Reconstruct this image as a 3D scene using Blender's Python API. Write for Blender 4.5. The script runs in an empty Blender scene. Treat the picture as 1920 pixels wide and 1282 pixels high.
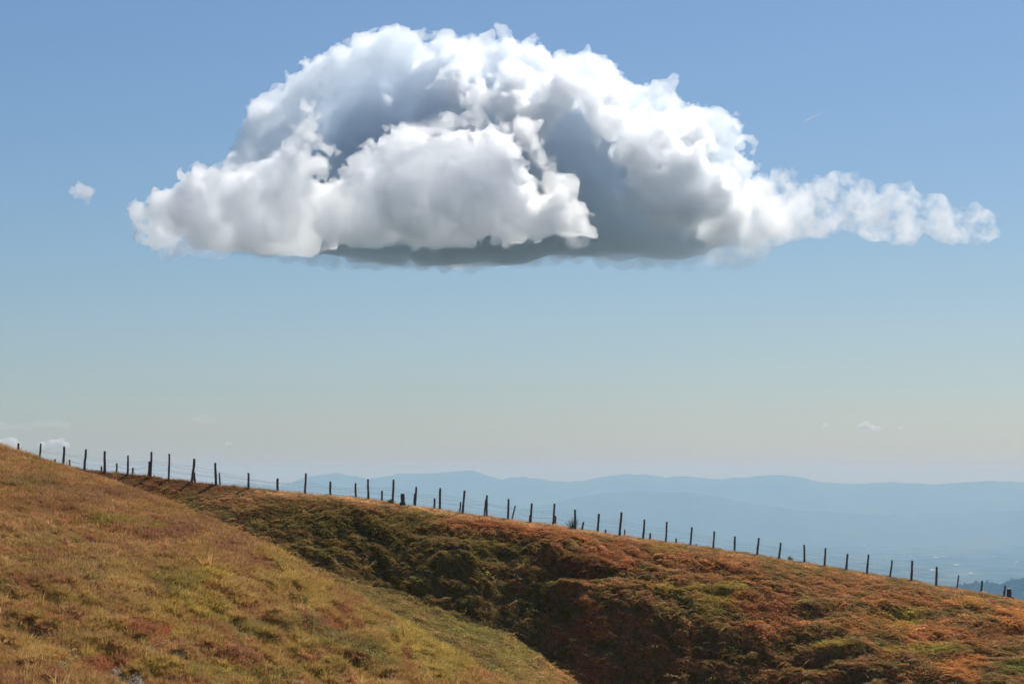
import bpy, math, random
import numpy as np
import openvdb

random.seed(7)
rng = np.random.default_rng(7)
scene = bpy.context.scene
COL = scene.collection

# ------------------------------------------------------------------ camera
FPX, HOR = 4533.0, 890.0            # focal length and horizon row, in photo pixels (1920 wide)
cam_d = bpy.data.cameras.new('camera')
cam_d.sensor_width = 36.0
cam_d.lens = 36.0 * FPX / 1920.0
cam_d.shift_y = (HOR - 641.0) / 1920.0
cam_d.clip_start = 0.5
cam_d.clip_end = 200000.0
cam = bpy.data.objects.new('camera', cam_d)
COL.objects.link(cam)
cam.location = (0, 0, 0)
cam.rotation_euler = (math.radians(90), 0, 0)
scene.camera = cam

# ------------------------------------------------------------------ sky, sun, exposure
SUN_EL, SUN_AZ = 44.0, 26.0         # degrees; azimuth clockwise from the view direction (+Y)
world = bpy.data.worlds.new('World')
scene.world = world
world.use_nodes = True
wn = world.node_tree
bg = wn.nodes['Background']
sky = wn.nodes.new('ShaderNodeTexSky')
sky.sky_type = 'NISHITA'
sky.sun_disc = False
sky.sun_elevation = math.radians(SUN_EL)
sky.sun_rotation = math.radians(SUN_AZ)
sky.altitude = 2000.0
sky.air_density = 1.3
sky.dust_density = 2.2
sky.ozone_density = 8.5
wn.links.new(sky.outputs[0], bg.inputs[0])
bg.inputs[1].default_value = 0.0735
sun_d = bpy.data.lights.new('sun', 'SUN')
sun_d.energy = 4.1
sun_d.angle = math.radians(0.53)
sun_d.color = (1.0, 0.95, 0.87)
sun = bpy.data.objects.new('sun', sun_d)
COL.objects.link(sun)
sun.rotation_euler = (math.radians(90 - SUN_EL), 0, math.radians(180 - SUN_AZ))
vs = scene.view_settings
scene.display_settings.display_device = 'sRGB'
vs.view_transform = 'Standard'
vs.look = 'None'
vs.exposure = 0.0
vs.gamma = 1.0
vs.use_curve_mapping = False
cy = scene.cycles
cy.use_denoising = True
cy.denoiser = 'OPENIMAGEDENOISE'
cy.use_adaptive_sampling = True
cy.adaptive_threshold = 0.03
cy.max_bounces = 32
cy.diffuse_bounces = 2
cy.glossy_bounces = 1
cy.transmission_bounces = 3
cy.volume_bounces = 32
cy.transparent_max_bounces = 48
cy.volume_step_rate = 1.0

# ------------------------------------------------------------------ helpers
def lin(c):
    c = np.asarray(c, float) / 255.0
    return np.where(c <= 0.04045, c / 12.92, ((c + 0.055) / 1.055) ** 2.4)

def tag(o, label=None, cat=None, group=None, kind=None):
    if label: o['label'] = label
    if cat: o['category'] = cat
    if group: o['group'] = group
    if kind: o['kind'] = kind
    return o

def link(o, parent=None):
    COL.objects.link(o)
    if parent: o.parent = parent
    return o

def mesh_np(name, V, Fc, mat=None, smooth=True, colors=None):
    """V (n,3); Fc (m,k) with k = 3 or 4"""
    me = bpy.data.meshes.new(name)
    V = np.ascontiguousarray(V, np.float32); Fc = np.ascontiguousarray(Fc, np.int32)
    m, k = Fc.shape
    me.vertices.add(len(V)); me.vertices.foreach_set('co', V.ravel())
    me.loops.add(m * k); me.loops.foreach_set('vertex_index', Fc.ravel())
    me.polygons.add(m)
    me.polygons.foreach_set('loop_start', np.arange(0, m * k, k, dtype=np.int32))
    if smooth: me.polygons.foreach_set('use_smooth', np.ones(m, bool))
    if colors is not None:
        a = me.attributes.new('tint', 'FLOAT_COLOR', 'POINT')
        c4 = np.ones((len(V), 4), np.float32); c4[:, :3] = colors
        a.data.foreach_set('color', c4.ravel())
    me.update(calc_edges=True)
    if mat: me.materials.append(mat)
    return me

def obj(name, me, parent=None):
    return link(bpy.data.objects.new(name, me), parent)

def empty(name, loc=(0, 0, 0), rz=0):
    e = bpy.data.objects.new(name, None); e.location = loc; e.rotation_euler = (0, 0, rz)
    e.empty_display_size = 0.2
    return link(e)

def _hash(ix, iy, seed):
    h = (ix.astype(np.int64) * 374761393 + iy.astype(np.int64) * 668265263 + seed * 974634777) & 0xFFFFFFFF
    h = ((h ^ (h >> 13)) * 1274126177) & 0xFFFFFFFF
    h = ((h ^ (h >> 16)) * 2246822519) & 0xFFFFFFFF
    return h ^ (h >> 15)

def perlin(x, y, seed=0):
    x = np.asarray(x, float); y = np.asarray(y, float)
    ix = np.floor(x); iy = np.floor(y)
    fx = x - ix; fy = y - iy
    ix = ix.astype(np.int64); iy = iy.astype(np.int64)
    u = fx * fx * fx * (fx * (fx * 6 - 15) + 10); v = fy * fy * fy * (fy * (fy * 6 - 15) + 10)
    def g(dx, dy):
        a = (_hash(ix + dx, iy + dy, seed) & 1023) * (2 * math.pi / 1024)
        return np.cos(a) * (fx - dx) + np.sin(a) * (fy - dy)
    n0 = g(0, 0) * (1 - u) + g(1, 0) * u
    n1 = g(0, 1) * (1 - u) + g(1, 1) * u
    return (n0 * (1 - v) + n1 * v) * 1.5

def fbm(x, y, octv=4, seed=0, gain=0.5):
    s = 0; a = 1.0; f = 1.0
    for k in range(octv):
        s = s + a * perlin(x * f, y * f, seed + k * 17); a *= gain; f *= 2.03
    return s

def sstep(a, b, x):
    t = np.clip((x - a) / (b - a), 0, 1); return t * t * (3 - 2 * t)

def smax(a, b, k):
    h = np.clip(0.5 + 0.5 * (a - b) / k, 0, 1)
    return b * (1 - h) + a * h + k * h * (1 - h)

class NT:
    """small material builder"""
    def __init__(self, name):
        self.m = bpy.data.materials.new(name); self.m.use_nodes = True
        self.n = self.m.node_tree.nodes; self.l = self.m.node_tree.links
        self.n.clear(); self.out = self.n.new('ShaderNodeOutputMaterial')
    def add(self, t, **kw):
        nd = self.n.new(t)
        for k, v in kw.items():
            if k in nd.inputs: nd.inputs[k].default_value = v
            else: setattr(nd, k, v)
        return nd
    def link(self, a, b): self.l.new(a, b)

# ------------------------------------------------------------------ terrain function
SKY = np.array([(-400, 815), (-200, 838), (0, 858), (60, 865), (118, 873), (158, 881), (240, 889), (317, 898), (405, 909), (466, 914), (520, 920), (571, 925),
    (618, 928.5), (666, 933), (716, 940), (778, 949), (823, 955), (867, 962), (912, 968), (952, 973.5), (994, 980),
    (1037, 984), (1078, 991), (1120, 998), (1162, 1004), (1206, 1010), (1248, 1016), (1294, 1022), (1337, 1028),
    (1377, 1034), (1420, 1040), (1460, 1047.5), (1509, 1055), (1545, 1060), (1586, 1067.5), (1625, 1074.5), (1669, 1081),
    (1708, 1087.5), (1755, 1097), (1794, 1103), (1840, 1111), (1882, 1117.5), (1920, 1126), (2100, 1168), (2400, 1250)], float)
_u = (SKY[:, 0] - 960) / FPX
def crest_y_px(px): return 168 + px / 1920.0 * 22
_cy = crest_y_px(SKY[:, 0]); CX = _u * _cy; CZ = (HOR - SKY[:, 1]) / FPX * _cy
NEAR = np.array([(-300, 740), (-100, 803), (0, 838), (40, 850), (100, 868), (180, 893), (260, 922), (350, 957), (430, 990), (500, 1025), (560, 1061), (620, 1100),
    (700, 1143), (780, 1187), (860, 1232), (930, 1272), (1000, 1310), (1100, 1360), (1300, 1440)], float)
_un = (NEAR[:, 0] - 960) / FPX
_ny = 128 - 0.02 * NEAR[:, 0]; NX = _un * _ny; NZ = (HOR - NEAR[:, 1]) / FPX * _ny

def lip(x, xp, fp):
    """interp with linear extrapolation"""
    r = np.interp(x, xp, fp)
    s0 = (fp[1] - fp[0]) / (xp[1] - xp[0]); s1 = (fp[-1] - fp[-2]) / (xp[-1] - xp[-2])
    r = np.where(x < xp[0], fp[0] + (x - xp[0]) * s0, r)
    return np.where(x > xp[-1], fp[-1] + (x - xp[-1]) * s1, r)

PXS = lambda px, y=172.0: (px - 960) / FPX * y
SL_X = np.array([PXS(p) for p in (100, 420, 540, 950, 1080, 1300, 1600, 1920)])
SL_V = np.array([0.56, 0.60, 1.12, 1.15, 0.70, 0.40, 0.28, 0.25])
S0_V = np.array([0.50, 0.44, 0.13, 0.12, 0.12, 0.13, 0.14, 0.14])
FL_X = np.array([-40, -20, -11, -5.6, -1, 1.4, 5, 20, 60.])
FL_Z = np.array([-4.5, -5.6, -7.5, -9.7, -11.0, -12.3, -15.0, -24, -40.])

def terrain(x, y):
    x = np.asarray(x, float); y = np.asarray(y, float)
    yc = lip(x, CX, _cy); zc = lip(x, CX, CZ)
    d = yc - y
    dp = np.maximum(d, 0)
    sm = np.interp(x, SL_X, SL_V); s0 = np.interp(x, SL_X, S0_V)
    W = 9.0
    t = np.clip(dp / W, 0, 1)
    integ = W * (t ** 3 - 0.5 * t ** 4) + np.maximum(dp - W, 0)
    front = s0 * np.minimum(dp, W) + s0 * np.maximum(dp - W, 0) + (sm - s0) * integ
    kx = np.interp(x, SL_X, np.array([0.0, 0.0, 0.0, 0.15, 0.45, 0.5, 0.2, 0.06]))
    dq = np.clip(dp - 6.0, 0, 12)
    front = front + kx * (0.5 * dq * dq / 8.0 + 1.5 * np.maximum(dp - 18.0, 0))
    dn = np.maximum(-d, 0)
    back = 0.10 * dn + 0.5 * dn * dn / (dn + 25.0)
    R = zc - np.where(d > 0, front, back)
    # relief of the ridge slope: hummocks, ledges and cattle steps, growing away from the crest
    msk = sstep(0.6, 7.0, d) * (1 - sstep(45, 60, d))
    wx = x + 1.6 * perlin(x / 5, y / 4, 91); wy = y + 1.2 * perlin(x / 5, y / 4, 92)
    big = fbm(wx / 11, wy / 6.0, 3, 11) * 0.8
    hum = fbm(wx / 3.6, wy / 2.0, 4, 21, 0.6) * 0.34 + (1 - np.abs(perlin(wx / 4.4, wy / 3.0, 22)) * 2.0) * 0.06
    hum2 = fbm(wx / 1.3, wy / 0.8, 3, 23) * 0.24
    mid = sstep(-17, -12, x) * (1 - 0.75 * sstep(4, 18, x))
    low = sstep(9, 16, d) * sstep(0, 6, x) * (1 - sstep(16, 26, x))      # broken ground low on the slope
    step_c = R + 0.55 * perlin(x / 7, y / 9, 31) + 0.25 * perlin(x / 2.4, y / 3, 32)
    H = 1.5
    f = step_c / H - np.floor(step_c / H)
    terr = H * (np.floor(step_c / H) + sstep(0.15, 0.85, sstep(0.05, 0.95, f))) - step_c
    tm = sstep(0.0, 0.4, perlin(x / 6.5, y / 5.0, 35))
    R = R + msk * (big * (0.35 + 0.75 * mid) + (hum + hum2) * (0.26 + 0.6 * np.maximum(mid, low)) + terr * tm * (0.6 - 0.2 * mid))
    R = R + (1 - msk) * np.where(np.abs(d) < 8, 1, 0) * 0.06 * fbm(x / 1.2, y / 1.2, 3, 41)
    # gully floor
    fl = np.interp(x, FL_X, FL_Z) + 0.5 * fbm(x / 6, y / 6, 3, 51) + 0.22 * (1 - 2 * np.abs(perlin(x / 1.9, y / 1.9, 52)))
    fl = fl - 0.0 * y
    R = np.where(d > 0, smax(R, fl, 0.8), R)
    # near spur
    yn = lip(x, NX, _ny); zn = lip(x, NX, NZ)
    e = yn - y
    ep = np.maximum(e, 0); en = np.maximum(-e, 0)
    N = zn - np.where(e > 0, 0.055 * ep + 0.0012 * ep ** 2, 0.05 * en + 0.55 * en * en / (en + 6.0))
    nm = sstep(0.0, 10, np.abs(e))
    rough = 0.22 * fbm(x / 5.0, y / 7.0, 3, 61) + 0.15 * fbm(x / 1.1, y / 1.6, 3, 62)
    right = np.maximum(sstep(-18, -9, x), 0.8 * sstep(20, 32, e))          # more broken ground low on the spur
    rough = rough + right * (0.40 * (1 - 2 * np.abs(perlin((x + 0.35 * y) / 2.6, y / 5.0, 63))) + 0.22 * fbm(x / 1.0, y / 1.5, 3, 64))
    N = N + rough * (0.25 + 0.75 * nm) + 0.03 * perlin(x / 0.5, y / 0.5, 65)
    # worn gravel patches of a track low on the left
    N = N - 0.07 * gravel_mask(x, y)
    z = smax(N, R, 0.7)
    # the photographer's own slope
    C = -1.65 - 0.13 * y - 0.0012 * x * x
    z = np.where(y < 64, smax(z, C, 1.0), z)
    # far side of the ridge falls to the plain
    z = np.where(y > 205, np.maximum(z, -905.0), z)
    return z

GR = [(225, 1288, 62, 11), (300, 1238, 70, 9), (226, 1260, 24, 18), (240, 1300, 90, 8), (395, 1248, 34, 6), (128, 1274, 22, 4)]
def _spur_hit(px, py):
    y = np.arange(60, 128, 0.02); x = (px - 960) / FPX * y
    e = np.maximum(lip(x, NX, _ny) - y, 0); z = lip(x, NX, NZ) - 0.055 * e - 0.0012 * e * e
    i = int(np.argmax(z >= (HOR - py) / FPX * y)); return x[i], y[i]
_GRW = []
for (_a, _b, _rx, _ry) in GR:
    _x, _y = _spur_hit(_a, _b); _x2, _y2 = _spur_hit(_a, _b - _ry)
    _GRW.append((_x, _y, _rx / FPX * _y, max(abs(_y2 - _y) * 1.25, 0.5)))
def gravel_mask(x, y):
    """worn ellipses of the track on the low spur, in plan"""
    x = np.asarray(x, float); y = np.asarray(y, float)
    m = np.zeros(np.shape(x))
    n = 0.32 * fbm(x / 0.8, y / 1.5, 3, 71)
    for (xx, yy, rx, ry) in _GRW:
        q = ((x - xx) / rx) ** 2 + ((y - yy) / ry) ** 2
        m = np.maximum(m, 1 - sstep(0.75, 1.1, np.sqrt(q) + n))
    return m

# ------------------------------------------------------------------ plant and soil colour on the hills
def proj(x, y, z):
    return 960 + FPX * x / y, HOR - FPX * z / y

RIDGE_PATCH = [  # centre and half-size of stands of one plant, photo pixels of the nearest slope point, colour
    (300, 905, 170, 26, (128, 66, 34)), (430, 925, 45, 16, (126, 84, 50)), (640, 975, 80, 26, (104, 92, 36)),
    (560, 950, 90, 22, (98, 74, 40)), (760, 972, 60, 15, (108, 96, 36)), (820, 963, 32, 5, (72, 88, 34)),
    (980, 1000, 130, 18, (150, 80, 44)), (900, 985, 90, 12, (146, 84, 48)), (700, 1000, 120, 30, (84, 70, 30)),
    (930, 1025, 90, 22, (92, 82, 30)), (1090, 1062, 70, 25, (110, 66, 32)), (1240, 1031, 38, 9, (124, 116, 32)),
    (1150, 1035, 90, 25, (142, 80, 46)), (1320, 1060, 110, 24, (140, 86, 50)), (1265, 1103, 52, 11, (134, 120, 24)),
    (1365, 1112, 38, 22, (136, 130, 22)), (1340, 1140, 50, 22, (112, 104, 26)), (1690, 1156, 38, 20, (150, 146, 14)), (1560, 1208, 42, 12, (128, 122, 24)),
    (1640, 1170, 60, 20, (134, 88, 36)), (1740, 1190, 70, 18, (158, 94, 38)), (1805, 1246, 46, 22, (172, 108, 38)),
    (1893, 1156, 42, 19, (172, 104, 34)), (1700, 1125, 90, 10, (140, 84, 40)), (1810, 1128, 40, 9, (160, 110, 30)), (1440, 1178, 45, 24, (154, 90, 46)),
    (1420, 1130, 60, 30, (134, 72, 44)), (1560, 1100, 90, 18, (142, 90, 54)), (1740, 1215, 80, 9, (136, 130, 26)),
    (1906, 1250, 42, 14, (98, 122, 44)), (1170, 1160, 60, 12, (150, 92, 48)), (1080, 1180, 60, 16, (150, 82, 46)),
    (1130, 1252, 50, 22, (130, 92, 54)), (1210, 1232, 60, 14, (132, 92, 52)), (1060, 1262, 55, 20, (150, 92, 58)),
    (700, 1070, 60, 8, (128, 76, 40)), (880, 1110, 50, 8, (120, 90, 48)), (590, 1095, 50, 12, (120, 72, 36)),
    (850, 1060, 80, 12, (90, 84, 34)), (760, 1110, 60, 14, (116, 88, 46)), (720, 1105, 40, 7, (110, 90, 46)),
    (830, 1172, 50, 12, (122, 120, 50)), (900, 1190, 60, 14, (116, 118, 46)), (970, 1225, 50, 16, (132, 126, 52)), (1020, 1260, 70, 20, (138, 112, 58)),
    (1500, 1240, 60, 20, (110, 80, 40)), (1850, 1195, 70, 12, (128, 74, 46)), (1380, 1230, 60, 14, (92, 84, 34))]
NEAR_PATCH = [
    (60, 905, 60, 14, (128, 110, 66)), (190, 925, 90, 12, (136, 96, 68)), (90, 950, 90, 16, (140, 98, 62)), (330, 985, 80, 14, (140, 100, 70)),
    (200, 975, 60, 10, (136, 124, 50)), (300, 1000, 70, 12, (140, 92, 70)), (430, 1030, 60, 26, (148, 98, 76)), (290, 985, 30, 6, (142, 128, 44)),
    (520, 1075, 40, 40, (158, 136, 66)), (480, 1060, 40, 20, (150, 94, 74)), (590, 1120, 30, 26, (160, 138, 62)), (640, 1160, 40, 26, (150, 88, 66)),
    (60, 1010, 70, 16, (150, 126, 72)), (180, 1060, 120, 22, (150, 122, 76)), (60, 1100, 70, 26, (138, 100, 60)),
    (330, 1080, 70, 16, (118, 108, 52)), (400, 1080, 36, 12, (166, 146, 44)), (350, 1120, 60, 26, (168, 142, 62)), (300, 1145, 30, 20, (172, 146, 70)),
    (400, 1140, 50, 24, (150, 132, 48)), (330, 1105, 30, 12, (96, 90, 48)), (270, 1175, 40, 14, (150, 84, 56)), (310, 1185, 20, 10, (172, 74, 54)),
    (60, 1268, 70, 20, (146, 90, 66)), (180, 1250, 40, 14, (150, 74, 54)), (250, 1250, 24, 12, (150, 74, 54)), (280, 1255, 40, 14, (134, 122, 44)),
    (620, 1200, 50, 16, (100, 104, 60)), (690, 1215, 40, 16, (106, 108, 58)), (470, 1180, 50, 16, (108, 108, 62)), (560, 1170, 40, 14, (92, 92, 54)),
    (540, 1215, 40, 20, (166, 142, 70)), (760, 1200, 40, 40, (168, 152, 66)), (830, 1240, 50, 34, (164, 152, 70)), (690, 1150, 30, 20, (164, 140, 66)),
    (700, 1245, 60, 20, (138, 124, 62)), (610, 1255, 60, 18, (150, 128, 64)), (450, 1225, 40, 14, (144, 92, 66)), (500, 1265, 60, 14, (146, 132, 62)),
    (400, 1255, 50, 14, (150, 136, 56)), (190, 1224, 40, 1.6, (176, 186, 40)), (330, 1191, 12, 2, (172, 186, 44)),
    (360, 1260, 16, 8, (96, 100, 44)), (760, 1240, 12, 30, (150, 84, 62)), (170, 1130, 90, 20, (142, 112, 66)), (150, 1200, 80, 18, (128, 104, 56))]

def plant_colour(x, y, z):
    """linear rgb of the plant cover; returns colour and 'near spur' flag"""
    px, py = proj(x, y, z)
    near = (lip(x, NX, _ny) - y) > -6
    n1 = fbm(x / 3.2, y / 2.6, 3, 101); n2 = fbm(x / 1.3, y / 1.1, 3, 102); n3 = fbm(x / 7.0, y / 5.0, 2, 103)
    c = np.zeros((len(x), 3))
    pal_n = [lin(v) for v in ((170, 136, 84), (178, 147, 98), (162, 120, 84), (154, 127, 72), (156, 113, 80), (140, 114, 66))]
    pal_r = [lin(v) for v in ((132, 94, 60), (112, 94, 52), (140, 98, 64), (100, 92, 50), (122, 86, 58), (130, 112, 62))]
    for pal, sel in ((pal_n, near), (pal_r, ~near)):
        k = np.clip((n1 * 0.9 + n2 * 0.45 + 0.9) / 1.8, 0, 0.999) * (len(pal) - 1)
        i = np.floor(k).astype(int); f = (k - i)[:, None]
        P = np.array(pal)
        cc = P[i] * (1 - f) + P[np.minimum(i + 1, len(pal) - 1)] * f
        c[sel] = cc[sel]
    for lst, sel, wt in ((NEAR_PATCH, near, 0.6), (RIDGE_PATCH, ~near, 0.55)):
        wob = 0.5 * n2 + 0.3 * n1
        for (a, b, rx, ry, rgb) in lst:
            q = np.sqrt(((px - a) / (rx * 1.1)) ** 2 + ((py - b) / (ry * 1.25)) ** 2) + wob * 0.75
            w = (1 - sstep(0.5, 1.2, q)) * wt * sel
            rg = lin(rgb); rg = rg * 0.82 + 0.18 * rg.mean() * np.array((1.25, 1.0, 0.6))
            c = c * (1 - w[:, None]) + rg * w[:, None]
    ol = sstep(420, 520, px) * (1 - sstep(880, 1120, px)) * sstep(10, 60, py - (905 + 0.13 * (px - 400))) * (~near) * 0.5
    c = c * (1 - ol[:, None]) + lin((96, 92, 46)) * ol[:, None]
    # bleached grass along the crest path
    d = lip(x, CX, _cy) - y
    cr = (1 - sstep(0.6, 2.6, d + 0.9 * n1)) * (~near) * sstep(380, 560, px) * (1 - 0.5 * sstep(1150, 1400, px))
    c = c * (1 - cr[:, None] * 0.8) + lin((158, 128, 92)) * cr[:, None] * 0.8
    g = gravel_mask(x, y) * near
    lum = c.mean(1, keepdims=True)
    c = np.where(near[:, None], c, np.clip((c * 0.72 + 0.28 * lum * np.array((1.45, 1.0, 0.5))) * 1.4, 0, 0.6))
    return c, near, g

# ------------------------------------------------------------------ materials
def mat_foliage(name, gain=1.0, trans=0.35, source='INSTANCER'):
    t = NT(name)
    a = t.add('ShaderNodeAttribute', attribute_type=source, attribute_name='tint')
    geo = t.add('ShaderNodeNewGeometry')
    ns = t.add('ShaderNodeTexNoise', Scale=9.0, Detail=2.0)
    t.link(geo.outputs['Position'], ns.inputs['Vector'])
    mr = t.add('ShaderNodeMapRange'); mr.inputs[1].default_value = 0.25; mr.inputs[2].default_value = 0.75
    mr.inputs[3].default_value = 0.72 * gain; mr.inputs[4].default_value = 1.3 * gain
    t.link(ns.outputs['Fac'], mr.inputs[0])
    mx = t.add('ShaderNodeVectorMath', operation='SCALE')
    t.link(a.outputs['Color'], mx.inputs[0]); t.link(mr.outputs[0], mx.inputs['Scale'])
    d = t.add('ShaderNodeBsdfDiffuse', Roughness=0.0); tr = t.add('ShaderNodeBsdfTranslucent')
    t.link(mx.outputs[0], d.inputs['Color']); t.link(mx.outputs[0], tr.inputs['Color'])
    m = t.add('ShaderNodeMixShader'); m.inputs[0].default_value = trans
    t.link(d.outputs[0], m.inputs[1]); t.link(tr.outputs[0], m.inputs[2]); t.link(m.outputs[0], t.out.inputs['Surface'])
    return t.m

def mat_ground():
    t = NT('turf_and_soil')
    a = t.add('ShaderNodeAttribute', attribute_type='GEOMETRY', attribute_name='tint')
    geo = t.add('ShaderNodeNewGeometry')
    ns = t.add('ShaderNodeTexNoise', Scale=3.5, Detail=8.0, Roughness=0.7)
    t.link(geo.outputs['Position'], ns.inputs['Vector'])
    mr = t.add('ShaderNodeMapRange'); mr.inputs[1].default_value = 0.3; mr.inputs[2].default_value = 0.7
    mr.inputs[3].default_value = 0.6; mr.inputs[4].default_value = 1.25
    t.link(ns.outputs['Fac'], mr.inputs[0])
    mx = t.add('ShaderNodeVectorMath', operation='SCALE')
    t.link(a.outputs['Color'], mx.inputs[0]); t.link(mr.outputs[0], mx.inputs['Scale'])
    bp = t.add('ShaderNodeBump', Strength=0.5, Distance=0.06)
    n2 = t.add('ShaderNodeTexNoise', Scale=6.0, Detail=6.0, Roughness=0.65)
    t.link(geo.outputs['Position'], n2.inputs['Vector']); t.link(n2.outputs['Fac'], bp.inputs['Height'])
    d = t.add('ShaderNodeBsdfDiffuse', Roughness=0.0)
    t.link(mx.outputs[0], d.inputs['Color']); t.link(bp.outputs[0], d.inputs['Normal'])
    t.link(d.outputs[0], t.out.inputs['Surface'])
    return t.m

def mat_noise(name, c1, c2, scale=6.0, rough=0.85, bump=0.3, stretch=(1, 1, 1), spec=0.2):
    t = NT(name)
    tc = t.add('ShaderNodeTexCoord'); mp = t.add('ShaderNodeMapping'); mp.inputs['Scale'].default_value = stretch
    t.link(tc.outputs['Object'], mp.inputs['Vector'])
    ns = t.add('ShaderNodeTexNoise', Scale=scale, Detail=6.0, Roughness=0.65)
    t.link(mp.outputs[0], ns.inputs['Vector'])
    cr = t.add('ShaderNodeValToRGB')
    cr.color_ramp.elements[0].position = 0.3; cr.color_ramp.elements[1].position = 0.7
    cr.color_ramp.elements[0].color = (*c1, 1); cr.color_ramp.elements[1].color = (*c2, 1)
    t.link(ns.outputs['Fac'], cr.inputs[0])
    b = t.add('ShaderNodeBsdfPrincipled'); b.inputs['Roughness'].default_value = rough
    b.inputs['Specular IOR Level'].default_value = spec
    bp = t.add('ShaderNodeBump', Strength=bump, Distance=0.02)
    t.link(ns.outputs['Fac'], bp.inputs['Height']); t.link(bp.outputs[0], b.inputs['Normal'])
    t.link(cr.outputs[0], b.inputs['Base Color']); t.link(b.outputs[0], t.out.inputs['Surface'])
    return t.m

def mat_volume(name, dens, color=(1, 1, 1), g=0.0, absorb=(0, 0, 0)):
    t = NT(name)
    v = t.add('ShaderNodeVolumePrincipled')
    v.inputs['Color'].default_value = (*color, 1)
    v.inputs['Density'].default_value = dens
    v.inputs['Anisotropy'].default_value = g
    v.inputs['Absorption Color'].default_value = (*absorb, 1)
    t.link(v.outputs[0], t.out.inputs['Volume'])
    return t.m

def mat_wisp(name, dens, g, lo=0.44, hi=0.66, d0=0.0, scale=0.035, color=(0.995, 0.997, 1, 1), rate=0.3):
    t = NT(name)
    v = t.add('ShaderNodeVolumePrincipled'); v.inputs['Color'].default_value = color; v.inputs['Anisotropy'].default_value = g
    tc = t.add('ShaderNodeTexCoord')
    w = t.add('ShaderNodeTexNoise', Scale=0.03, Detail=2.0); t.link(tc.outputs['Object'], w.inputs['Vector'])
    wv = t.add('ShaderNodeVectorMath', operation='MULTIPLY_ADD'); wv.inputs[1].default_value = (22, 22, 22)
    t.link(w.outputs['Color'], wv.inputs[0]); t.link(tc.outputs['Object'], wv.inputs[2])
    n = t.add('ShaderNodeTexNoise', Scale=scale, Detail=6.0, Roughness=0.72); t.link(wv.outputs[0], n.inputs['Vector'])
    mr = t.add('ShaderNodeMapRange'); mr.inputs[1].default_value = lo; mr.inputs[2].default_value = hi; mr.inputs[3].default_value = d0; mr.inputs[4].default_value = dens
    t.link(n.outputs['Fac'], mr.inputs[0]); t.link(mr.outputs[0], v.inputs['Density'])
    t.link(v.outputs[0], t.out.inputs['Volume'])
    t.m.cycles.volume_step_rate = rate
    return t.m

M_ground = mat_ground()
M_grass = mat_foliage('dry_grass_blades', 1.7, 0.45)
M_heath = mat_foliage('heath_leaves', 2.2, 0.5)
M_wood = mat_noise('weathered_chestnut', (0.07, 0.06, 0.05), (0.2, 0.175, 0.15), 14, 0.9, 0.6, (1, 1, 0.15))
M_wire = mat_noise('galvanised_wire', (0.16, 0.17, 0.18), (0.28, 0.29, 0.3), 30, 0.6, 0.1, spec=0.5)
M_stone = mat_noise('grey_stone', (0.07, 0.07, 0.072), (0.17, 0.17, 0.175), 7, 0.9, 0.6)
M_rock = mat_noise('lichened_rock', (0.05, 0.04, 0.028), (0.12, 0.10, 0.075), 5, 0.95, 0.8)
M_pale = mat_noise('pale_limestone', (0.5, 0.48, 0.45), (0.72, 0.7, 0.66), 7, 0.9, 0.5)
M_gravel = mat_noise('track_gravel', (0.20, 0.17, 0.13), (0.46, 0.40, 0.32), 3, 0.9, 0.4)

# ------------------------------------------------------------------ ground sheet (hills, reaching down to the plain behind)
def build_ground():
    uu = np.concatenate([-np.geomspace(1.6, 0.275, 14), np.linspace(-0.265, 0.265, 590), np.geomspace(0.275, 1.6, 14)])
    yy = np.concatenate([np.array([-30., -10, 1.0, 3, 6]), np.linspace(9, 62, 26), np.linspace(62.3, 131, 330)[:-1],
                         np.linspace(131, 150, 70)[:-1], np.linspace(150, 196, 340), np.linspace(197, 214, 30), np.geomspace(218, 2400, 40)])
    U, Y = np.meshgrid(uu, yy)
    X = U * np.maximum(np.abs(Y), 25.0)
    Z = terrain(X, Y)
    V = np.stack([X, Y, Z], -1).reshape(-1, 3)
    nr, nc = Y.shape
    i = np.arange(nr * nc).reshape(nr, nc)
    Fc = np.stack([i[:-1, :-1], i[:-1, 1:], i[1:, 1:], i[1:, :-1]], -1).reshape(-1, 4)
    c, near, g = plant_colour(V[:, 0], np.maximum(V[:, 1], 5.0), V[:, 2])
    c = c * 0.8
    c = c * (1 - g[:, None]) + lin((156, 138, 114)) * g[:, None]
    me = mesh_np('ground', V, Fc, M_ground, True, c)
    tag(obj('ground', me), kind='structure')
    return uu, yy, Z
UU, YY, ZG = build_ground()
# running horizon of each column, to see which slopes the hill itself hides
_sel = (YY >= 9)
_ang = ZG[_sel] / YY[_sel][:, None]
CUM = np.maximum.accumulate(_ang, axis=0)
YS = YY[_sel]
def visible(x, y, z, margin):
    j = np.clip(np.searchsorted(UU, x / y), 0, len(UU) - 1)
    i = np.clip(np.searchsorted(YS, y) - 1, 0, len(YS) - 1)
    return z / y > CUM[i, j] - margin

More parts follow.
